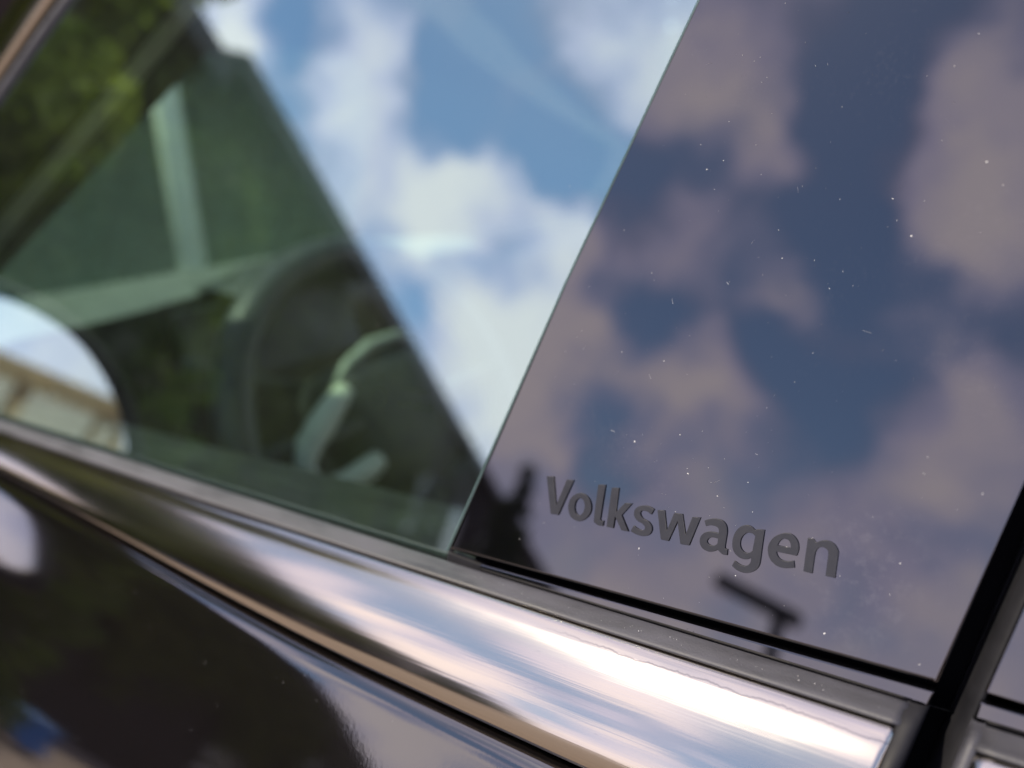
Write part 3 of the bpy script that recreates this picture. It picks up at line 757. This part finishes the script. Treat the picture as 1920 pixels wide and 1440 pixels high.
wpart(tube('spoke_accent', [wp(a, b_, .024) for a, b_ in acc], [.009, .012, .013, .012, .009, .008, .009, .011, .012, .010], M['silver'], wheel, 14, False, 1.0, wn))
wpart(tube('hub_trim', [wp(-.068, .052, .014), wp(-.045, .068, .017), wp(-.01, .079, .018), wp(.03, .080, .017), wp(.06, .066, .014)], [.004, .007, .008, .007, .004], M['trim_grey'], wheel, 12, False, .9, wn))
tube('indicator_stalk', [Vector((-.50, .33, .87)), Vector((-.505, .26, .895)), Vector((-.50, .20, .925))], [.007, .009, .011], M['plastic'], car, 10)

ys = us(.03, 1.47, 25)
dp = [(-1.22, .915), (-1.05, .935), (-.90, .955), (-.76, .962), (-.705, .958), (-.680, .945), (-.672, .925), (-.67, .89), (-.68, .80), (-.70, .66), (-.72, .45)]
def dz(y):
    return .012 * math.exp(-((y - .40) / .13) ** 2)
def dx(y): return -.05 * math.exp(-((y - .03) / .10) ** 2)
def dtp(x, y, z): return Vector((x + dx(y), y, z + (dz(y) if x > -.9 else 0) - .05 * math.exp(-((y - .03) / .06) ** 2)))
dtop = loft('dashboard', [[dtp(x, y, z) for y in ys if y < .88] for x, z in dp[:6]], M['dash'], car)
loft('dashboard_shaded_end', [[dtp(x, y, z - .012) for y in [.84] + [q for q in ys if q > .86]] for x, z in dp[:6]], M['dash_dark'], dtop)  # far end of the one dash top, coloured dark to hold back sunlight
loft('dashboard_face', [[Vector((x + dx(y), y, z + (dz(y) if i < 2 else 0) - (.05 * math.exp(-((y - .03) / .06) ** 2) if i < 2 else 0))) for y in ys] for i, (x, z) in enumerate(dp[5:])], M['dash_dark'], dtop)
hood = []
for t in us(-1, 1, 17):
    y = .46 + .115 * t
    h = .030 * (1 - t ** 4)
    hood.append([Vector((-.72, y, .955)), Vector((-.66, y, .962 + h * .7)), Vector((-.60, y, .955 + h)), Vector((-.575, y, .945 + h)), Vector((-.58, y, .935 + h * .8)), Vector((-.63, y, .93 + h * .5))])
loft('instrument_hood', hood, M['leather'], dtop)
box('instrument_screen', Vector((-.628, .40, .905)), (.012, .24, .09), M['dash_dark'], dtop, .004, Matrix.Rotation(R(-15), 3, 'Y'))
tube('air_vent', [Vector((-.640, .15, .86)), Vector((-.605, .15, .865))], [.042, .040], M['plastic'], dtop, 24)
tube('air_vent_ring', [Vector((-.603, .15 + .041 * math.cos(a), .865 + .041 * math.sin(a))) for a in us(0, 2 * math.pi * 23 / 24, 24)], .004, M['plastic'], dtop, 8, True, 1, Vector((1, 0, 0)))
tube('light_switch', [Vector((-.645, .17, .79)), Vector((-.612, .17, .795))], [.024, .022], M['silver'], dtop, 18)
# inner pillar trim on the driver's side
a0, a1 = Vector((-.80, .075, .93)), Vector((-.26, .255, 1.315))
pa = [Vector((-.615, .12, 1.016)), Vector((-.602, .12, 1.042))]
lowr = [Vector((-.79, .085, .905)), Vector((-.615, .12, 1.016)), Vector((-.456, .190, 1.139)), Vector((-.30, .26, 1.26)), Vector((-.18, .30, 1.33))]
uppr = [Vector((-.78, .085, .94)), Vector((-.602, .12, 1.044)), Vector((-.401, .200, 1.204)), Vector((-.26, .255, 1.315)), Vector((-.12, .30, 1.37))]
midr = [(a + b_) / 2 + Vector((.02, -.005, .006)) for a, b_ in zip(lowr, uppr)]
ap = loft('inner_windshield_pillar', [lowr, midr, uppr, [p + Vector((-.03, -.02, .02)) for p in uppr]], M['pillar_in'], car)
tube('pillar_edge_highlight', [p + Vector((.004, -.004, .002)) for p in uppr], .009, M['edge'], ap, 8)  # light on the pillar edge, put in as a pale strip
fr_ = frail(48, -16)
def near(p): return min(fr_, key=lambda q: abs(q.x - p.x))
def upr(x):
    for a_, b_ in zip(uppr, uppr[1:]):
        if a_.x <= x <= b_.x: return a_.lerp(b_, (x - a_.x) / (b_.x - a_.x))
    return uppr[0] if x < uppr[0].x else uppr[-1]
lin = [upr(x) for x in us(-.70, -.13, 16)]
loft('pillar_lining', [[p.lerp(near(p), t) + Vector((0, .004, 0)) for p in lin] for t in (.04, .35, .7, 1.0)], M['lining'], ap)
# door card: ledge inside the glass, with a bright pull
uu = us(-660, 120, 30)
loft('door_card', [[C(u, seal_top(u) - 2, -8) for u in uu], [C(u, seal_top(u) - 4, -14) for u in uu], [C(u, seal_top(u) - 6, -30) + Vector((0, 0, -.002)) for u in uu],
                   [C(u, -30, -48) + Vector((0, .02, -.004)) for u in uu], [C(u, -30, -48) + Vector((0, .058, -.016)) for u in uu], [C(u, -30, -48) + Vector((0, .070, -.03)) for u in uu], [C(u, -30, -48) + Vector((0, .074, -.07)) for u in uu], [Vector((u / 1000, .14, .60)) for u in uu], [Vector((u / 1000, .14, .30)) for u in uu]], M['card'], car)
box('mirror_triangle', Vector((-.60, .055, .975)), (.14, .02, .09), M['plastic'], car, .008)
box('floor_pan', Vector((-.35, .75, .27)), (1.7, 1.36, .06), M['carpet'], car, .01)
# driver's seat, centre console
seat = empty('driver_seat', Vector((.10, .40, .30))); seat.parent = car; seat.matrix_parent_inverse = Matrix.Translation(car.location).inverted()
for nm, c_, s_, rt in (('cushion', (.02, .40, .46), (.50, .48, .15), Matrix.Rotation(R(-8), 3, 'Y')), ('backrest', (.30, .40, .78), (.13, .46, .62), Matrix.Rotation(R(18), 3, 'Y')), ('headrest', (.42, .40, 1.16), (.09, .26, .17), Matrix.Rotation(R(12), 3, 'Y'))):
    o = box(nm, Vector(c_), s_, M['leather'], seat, .045, rt, 4); o.matrix_parent_inverse = Matrix.Translation(seat.location).inverted()
    for p in o.data.polygons: p.use_smooth = True
box('centre_console', Vector((-.20, .75, .47)), (.85, .22, .36), M['plastic'], car, .03, None, 3)

# maker's stamp printed on the lower rear corner of the glass
def stamp_line(txt, u, v, size):
    cu = bpy.data.curves.new('stamp', 'FONT'); cu.body = txt; cu.size = size; cu.align_x = 'LEFT'
    tmp = bpy.data.objects.new('tmp', cu); col.objects.link(tmp)
    dg = bpy.context.evaluated_depsgraph_get()
    me = bpy.data.meshes.new_from_object(tmp.evaluated_get(dg)); bpy.data.objects.remove(tmp)
    return [(C(u + q.co.x, v + q.co.y, -3.6)) for q in me.vertices], [tuple(p.vertices) for p in me.polygons]
vs, fs = [], []
STAMP = [('AS2', -69.1, 42.2, 3.0), ('M', -82.0, 32.5, 3.2), ('LAMIFLOAT', -70.1, 29.9, 2.6), ('43R-0015', -71.5, 23.9, 4.2)]
STAMP_RING = (-80.8, 26.2)

for txt, u, v, s_ in STAMP:
    a, b_ = stamp_line(txt, u, v, s_)
    fs += [tuple(i + len(vs) for i in f) for f in b_]; vs += a
kk = 28
cu_, cv_ = STAMP_RING
base = len(vs)
for i in range(kk):
    an = 2 * math.pi * i / kk
    vs += [C(cu_ + 4.2 * math.cos(an), cv_ + 4.2 * math.sin(an), -3.6), C(cu_ + 3.5 * math.cos(an), cv_ + 3.5 * math.sin(an), -3.6)]
for i in range(kk):
    j = (i + 1) % kk
    fs.append((base + 2 * i, base + 2 * j, base + 2 * j + 1, base + 2 * i + 1))
st = mesh('glass_stamp', vs, fs, M['stamp'], front_glass)
st['label'] = 'small black approval stamp printed on the glass'

# ------------------------------------------------------------------ dust on the pillar
random.seed(11)
vs, fs = [], []
def fleck(u, v, r, n0):
    kind = random.random()
    k = random.choice((4, 5, 6))
    a0 = random.random() * 6.28
    el = random.uniform(.25, 1) if kind < .5 else random.uniform(.08, .2)
    ca, sa = math.cos(a0), math.sin(a0)
    b0 = len(vs)
    for i in range(k):
        an = 2 * math.pi * i / k + random.uniform(-.3, .3)
        q = r * random.uniform(.6, 1.1)
        x, y = q * math.cos(an), q * math.sin(an) * el
        vs.append(C(u + x * ca - y * sa, v + x * sa + y * ca, n0 + .03 + random.random() * .08))
    vs.append(C(u, v, n0 + .05 + r * .35))
    for i in range(k): fs.append((b0 + i, b0 + (i + 1) % k, b0 + k))
for (u, v, r) in SPECKS: fleck(u, v, r * random.uniform(.25, .5), 0.0)
for i in range(330):
    v = random.uniform(-16, 175)
    ce = 30 + v * .3
    u = random.gauss(ce, 34) if random.random() < .7 else random.uniform(-30, 130)
    lo_, hi_ = -37 + .36 * (v + 19) + 2, rear_edge(v) - 2
    if not lo_ < u < hi_: continue
    fleck(u, v, abs(random.gauss(0, .09)) + .05, 0.0)
for i in range(15):                                        # hairs and fine scratches
    v = random.uniform(-12, 150); u = -30 + .36 * (v + 19) + random.uniform(4, 110)
    if u > rear_edge(v) - 4: continue
    a = random.uniform(0, 3.14); le = random.uniform(.5, 2.2); wd = random.uniform(.012, .028); cv = random.uniform(-.25, .25)
    b0 = len(vs)
    for j in range(5):
        t = j / 4 - .5
        x, y = t * le, cv * le * (t * t)
        for sgn in (-1, 1):
            yy = y + sgn * wd
            vs.append(C(u + x * math.cos(a) - yy * math.sin(a), v + x * math.sin(a) + yy * math.cos(a), .03 + .02 * (sgn + 1)))
    for j in range(4): fs.append((b0 + 2 * j, b0 + 2 * j + 1, b0 + 2 * j + 3, b0 + 2 * j + 2))
for i in range(70):
    u = random.uniform(-35, 100); fleck(u, seal_top(u) - random.uniform(.8, 3.0), random.uniform(.08, .2), 6.0)
for i in range(110):
    u = random.uniform(-260, 90); pr = door_profile(u); j = random.randint(8, 16)
    fleck(u, pr[j][0] + .05, abs(random.gauss(0, .10)) + .06, pr[j][1] + .05)
for i in range(90):
    v = random.uniform(-14, 150); u = -42 + .36 * (v + 19) - abs(random.gauss(0, 45))
    fleck(u, v, abs(random.gauss(0, .07)) + .05, -3.35)
ds = mesh('dust', vs, fs, M['dust'])
tag(ds, 'tiny pale dust flecks scattered over the glossy black pillar trim and door', 'dust', kind='stuff')
# ------------------------------------------------------------------ what the paint, glass and trim mirror
wood = varied('dark_brown_cladding', (.020, .0135, .011), .35, 2.2, .7, .1, .4, 40, stretch=(1, 1, .15))
wood.node_tree.nodes['Principled BSDF'].inputs['Specular IOR Level'].default_value = .12
fascia = varied('dark_fascia', (.05, .045, .043), .1, 3, .6, .1)
pane = mat('dark_pane', (.02, .022, .025), .05, 0, 1.5)
ex = Vector((-.391, -.920, 0)).normalized()          # along the wall, away from the car
ez = Vector((.920, -.391, 0)).normalized()           # out of the wall, towards the car
B0 = Vector((-5.56, -2.71, 0))
house = empty('building', B0)
tag(house, 'long flat roofed building with dark brown cladding mirrored in the car side', 'building')
def hb(name, s0, s1, d0, d1, z0, z1, m, bev=0.0, parent=None):
    c_ = B0 + ex * ((s0 + s1) / 2) + ez * ((d0 + d1) / 2) + Vector((0, 0, (z0 + z1) / 2))
    rot = Matrix((ex, ez, Vector((0, 0, 1)))).transposed()
    o = box(name, c_, (abs(s1 - s0), abs(d1 - d0), z1 - z0), m, parent or house, bev, rot)
    return o
hb('wall', 0, 46, -8, -.32, 0, 4.42, wood)
hb('fascia', 0, 46.2, -8.2, 0, 4.42, 4.60, fascia, .01)
hb('wall', -8, -.003, -7.5, -.34, 0, 4.24, wood)
hb('fascia', -8.1, -.004, -7.6, -.06, 4.24, 4.44, fascia, .01)
for s in (5.6, 9.0, 13.0, 17.0, 22.0, 28.0):
    w_ = hb('window', s, s + 1.3, -.33, -.27, .3, 3.4, pane)
    for (a, b_, c0, c1) in ((s - .06, s, .24, 3.46), (s + 1.3, s + 1.36, .24, 3.46), (s, s + 1.3, .24, .3), (s, s + 1.3, 3.4, 3.46)):
        f_ = hb('frame', a, b_, -.33, -.24, c0, c1, fascia, 0, w_)
    
def leafmat(name, c0, c1):
    m = bpy.data.materials.new(name); m.use_nodes = True
    nt, b, N, L = nodes(m)
    oi = N('ShaderNodeNewGeometry')
    n = noise(nt, 2.2, 3, .5)
    r = ramp(nt, n.outputs[0], .35, c0, .65, c1)
    L(r.outputs[0], b.inputs['Base Color']); b.inputs['Roughness'].default_value = .7; b.inputs['Specular IOR Level'].default_value = .12
    tl = N('ShaderNodeBsdfTranslucent'); L(r.outputs[0], tl.inputs[0])
    mx = N('ShaderNodeMixShader'); mx.inputs[0].default_value = .45
    L(b.outputs[0], mx.inputs[1]); L(tl.outputs[0], mx.inputs[2]); L(mx.outputs[0], nt.nodes['Material Output'].inputs[0])
    return m
leaf = leafmat('tree_leaf', (.10, .15, .012), (.22, .26, .025))
ivyleaf = leafmat('ivy_leaf', (.075, .105, .016), (.15, .17, .03))
sleaf = leafmat('shrub_leaf', (.035, .065, .010), (.085, .12, .018))
hleaf = leafmat('hedge_leaf', (.08, .13, .04), (.14, .20, .06))
bark = varied('bark', (.09, .07, .05), .4, 8, .9, .05, .8, 40)
def leaves(name, blobs, count, size, m, parent, seed):
    rnd = random.Random(seed); vs, fs = [], []
    tot = sum(b_[3] ** 2 for b_ in blobs)
    for (cx, cy, cz, r_) in blobs:
        for i in range(int(count * r_ ** 2 / tot)):
            while True:
                p = Vector((rnd.uniform(-1, 1), rnd.uniform(-1, 1), rnd.uniform(-1, 1)))
                if .2 < p.length < 1: break
            p = p.normalized() * (p.length ** .45) * r_
            q = Vector((cx, cy, cz)) + Vector((p.x, p.y, p.z * .85))
            a = Vector((rnd.gauss(0, 1), rnd.gauss(0, 1), rnd.gauss(0, .6))).normalized()
            b2 = a.cross(Vector((rnd.gauss(0, 1), rnd.gauss(0, 1), rnd.gauss(0, 1)))).normalized()
            s = size * rnd.uniform(.6, 1.3); k0 = len(vs)
            vs += [q - a * s, q + b2 * s * .45, q + a * s, q - b2 * s * .45]
            fs.append((k0, k0 + 1, k0 + 2, k0 + 3))
    return mesh(name, vs, fs, m, parent)
def ivy():
    rnd = random.Random(31); vs, fs = [], []
    for i in range(15000):
        s = rnd.uniform(-4, 9.5) ; s = s if rnd.random() < .9 else rnd.uniform(-4, 12)
        low = 2.3 + .5 * math.sin(s * 1.7) + .3 * math.sin(s * 4.1)
        z = rnd.uniform(low, 4.38 if s > 0 else 4.20) - (rnd.random() ** 6) * 1.0
        q = B0 + ex * s + ez * (-.30 + rnd.random() * .20) + Vector((0, 0, z))
        n_ = (ez + Vector((rnd.gauss(0, .5), rnd.gauss(0, .5), rnd.gauss(.3, .4)))).normalized()
        a = n_.cross(Vector((rnd.gauss(0, 1), rnd.gauss(0, 1), rnd.gauss(0, 1)))).normalized(); b2 = n_.cross(a)
        r_ = rnd.uniform(.05, .10); k0 = len(vs)
        vs += [q - a * r_, q + b2 * r_ * .6, q + a * r_, q - b2 * r_ * .6]
        fs.append((k0, k0 + 1, k0 + 2, k0 + 3))
    return mesh('ivy', vs, fs, ivyleaf)
tag(ivy(), 'green ivy hanging over the upper wall of the brown building', 'ivy', kind='stuff')
def tree(loc, blobs, count, size, label, seed, h, m=None):
    t = empty('tree', Vector(loc)); tag(t, label, 'tree')
    L0 = Vector(loc)
    tr = tube('trunk', [L0, L0 + Vector((.04, .03, h * .35)), L0 + Vector((-.03, .06, h * .7)), L0 + Vector((0, 0, h))], [.13, .10, .075, .03], bark, t, 12)
    for i, (cx, cy, cz, r_) in enumerate(blobs[:6]):
        tube('branch', [L0 + Vector((0, 0, h * (.4 + .07 * i))), Vector((cx, cy, cz - r_ * .2))], [.05, .015], bark, t, 8)
    o = leaves('crown', blobs, count, size, m or leaf, t, seed)
    return t
random.seed(4)
tb = []
for i in range(34):
    a = random.uniform(0, 6.28); rr = random.uniform(0, 1) ** .6 * 1.05
    tb.append((-4.15 + rr * math.cos(a) * .9, -1.02 + rr * math.sin(a) * .26, 2.9 + random.uniform(-1.5, 2.2), random.uniform(.2, .42)))
tree((-4.2, -1.0, 0), tb, 15000, .06, 'leafy green tree ahead of the car, mirrored in the window', 5, 4.4)
random.seed(9)
tb = []
for i in range(90):
    h_ = random.random() ** 1.3; a = random.uniform(0, 6.28); q_ = (1.35 * (1 - h_) + .05) * random.random() ** .4
    tb.append((-9.5 + q_ * math.cos(a) * .6, -14.9 + q_ * math.sin(a), .7 + 4.0 * h_, .14 + .26 * (1 - h_)))
tree((-9.5, -14.9, 0), tb, 14000, .06, 'dark conical tree at the far end of the brown building', 12, 4.6, sleaf)
sb = []
random.seed(21)
for i in range(30):
    a = random.uniform(0, 6.28); rr = random.uniform(0, 1) ** .6
    sb.append((-4.1 + rr * math.cos(a) * .5, -2.02 + rr * math.sin(a) * .34, random.uniform(.3, 2.75), random.uniform(.2, .42)))
sh = empty('shrub', Vector((-4.1, -2.02, 0))); tag(sh, 'bushy green shrub against the brown building, mirrored in the window', 'shrub')
leaves('foliage', sb, 9000, .05, sleaf, sh, 15)
for i in range(4):
    tube('stem', [Vector((-4.1 + .1 * i - .15, -2.02 + .08 * i - .12, 0)), Vector((-4.1 + .25 * i - .4, -2.02 + .15 * i - .22, 1.3))], [.03, .01], bark, sh, 8)

# hedge, wall and post seen through the windshield
hs = []
random.seed(3)
for i in range(150):
    t = i / 149
    hs.append((-8.2 + 5.9 * t + random.uniform(-.15, .15), 3.7 + 3.3 * t + random.uniform(-.3, .3), random.uniform(.4, 6.0), random.uniform(.55, .85)))
hd = leaves('hedge', hs, 45000, .15, hleaf, None, 8)
tag(hd, 'tall green hedge seen beyond the windshield', 'hedge')
render = varied('pale_render', (.45, .50, .50), .1, 2, .9, .05, .3, 60)
wl = empty('garden_wall', Vector((-8, 3, 0))); tag(wl, 'pale rendered wall ahead of the car behind the windshield', 'wall')
rotw = Matrix.Rotation(R(-62), 3, 'Z')
box('wall', Vector((-9.0, 3.6, 1.6)), (7.0, .2, 3.2), render, wl, 0, rotw)
box('coping', Vector((-9.0, 3.6, 3.23)), (7.06, .28, .06), fascia, wl, .01, rotw)
post = empty('post', Vector((-2.8, 1.742, 0))); tag(post, 'slim pale post standing ahead of the windshield', 'post')
wp_ = varied('white_paint', (.82, .84, .74), .06, 6, .5, .1)
tube('shaft', [Vector((-2.8, 1.742, 0)), Vector((-2.8, 1.742, 2.9))], .052, wp_, post, 20)
tube('cap', [Vector((-2.8, 1.742, 2.9)), Vector((-2.8, 1.742, 2.94))], [.062, .03], wp_, post, 20)
tube('base_plate', [Vector((-2.8, 1.742, 0.0)), Vector((-2.8, 1.742, .02))], .11, wp_, post, 20)

# lamp out in the open, mirrored low in the pillar
az = R(76.2); D_ = 13.0
lb = Vector((.12 - D_ * math.cos(az), -.186 - D_ * math.sin(az), 0))
dark = varied('dark_metal', (.02, .025, .035), .2, 10, .5, .1)
lamp = empty('lamp_post', lb); tag(lamp, 'dark lamp post with flat head mirrored low in the pillar trim', 'lamp post')
tube('pole', [lb, lb + Vector((0, 0, 1.4)), lb + Vector((0, 0, 2.62))], [.13, .11, .10], dark, lamp, 14)
box('head', lb + Vector((-.38, 0, 2.80)), (1.4, .45, .24), dark, lamp, .06, Matrix.Rotation(R(13), 3, 'Y'))

# blue bin beside the building
bb = Vector((.12 - 5.2 * math.cos(R(34.5)), .209 - 5.2 * math.sin(R(34.5)), 0))
bin_ = empty('wheeled_bin', bb); tag(bin_, 'blue wheeled bin in front of the brown building, mirrored in the car', 'bin')
def taper(name, c_, s0, s1, h, m, parent):
    x, y, z = c_
    vs = [(x + a * s0 / 2, y + b_ * s0 / 2, z) for a, b_ in ((-1, -1), (1, -1), (1, 1), (-1, 1))] + [(x + a * s1 / 2, y + b_ * s1 / 2, z + h) for a, b_ in ((-1, -1), (1, -1), (1, 1), (-1, 1))]
    return mesh(name, vs, [(3, 2, 1, 0), (4, 5, 6, 7), (0, 1, 5, 4), (1, 2, 6, 5), (2, 3, 7, 6), (3, 0, 4, 7)], m, parent)
taper('body', (bb.x, bb.y, .06), .22, .27, .32, M['blue'], bin_)
box('lid', bb + Vector((0, 0, .40)), (.30, .32, .05), M['blue'], bin_, .02)
for s in (-.12, .12):
    tube('wheel', [bb + Vector((-.10, s - .02, .06)), bb + Vector((-.10, s + .02, .06))], .06, dark, bin_, 20)

# timber pergola behind the car, seen twice mirrored in the wing mirror
tim = varied('tan_timber', (.42, .29, .15), .2, 5, .7, .1, .3, 60)
pgo = empty('pergola', Vector((13.25, -1.2, 0))); tag(pgo, 'tan timber pergola behind the car, caught in the wing mirror', 'pergola')
for x in (12.0, 14.5):
    for y in (-2.3, -.9, .6):
        box('post', Vector((x, y, 1.0)), (.16, .16, 2.0), tim, pgo, .01)
for y in (-2.3, -.9, .6):
    box('beam', Vector((13.25, y, 2.09)), (3.1, .12, .18), tim, pgo, .01)
for i in range(7):
    box('rafter', Vector((11.8 + i * .48, -.85, 2.24)), (.07, 3.5, .12), tim, pgo, .008)
back = varied('cream_render', (.55, .50, .40), .1, 2, .9, .05)
bw = tag(box('boundary_wall', Vector((17.5, -2, 1.2)), (.2, 24, 2.4), back), 'cream boundary wall behind the timber pergola', 'wall')
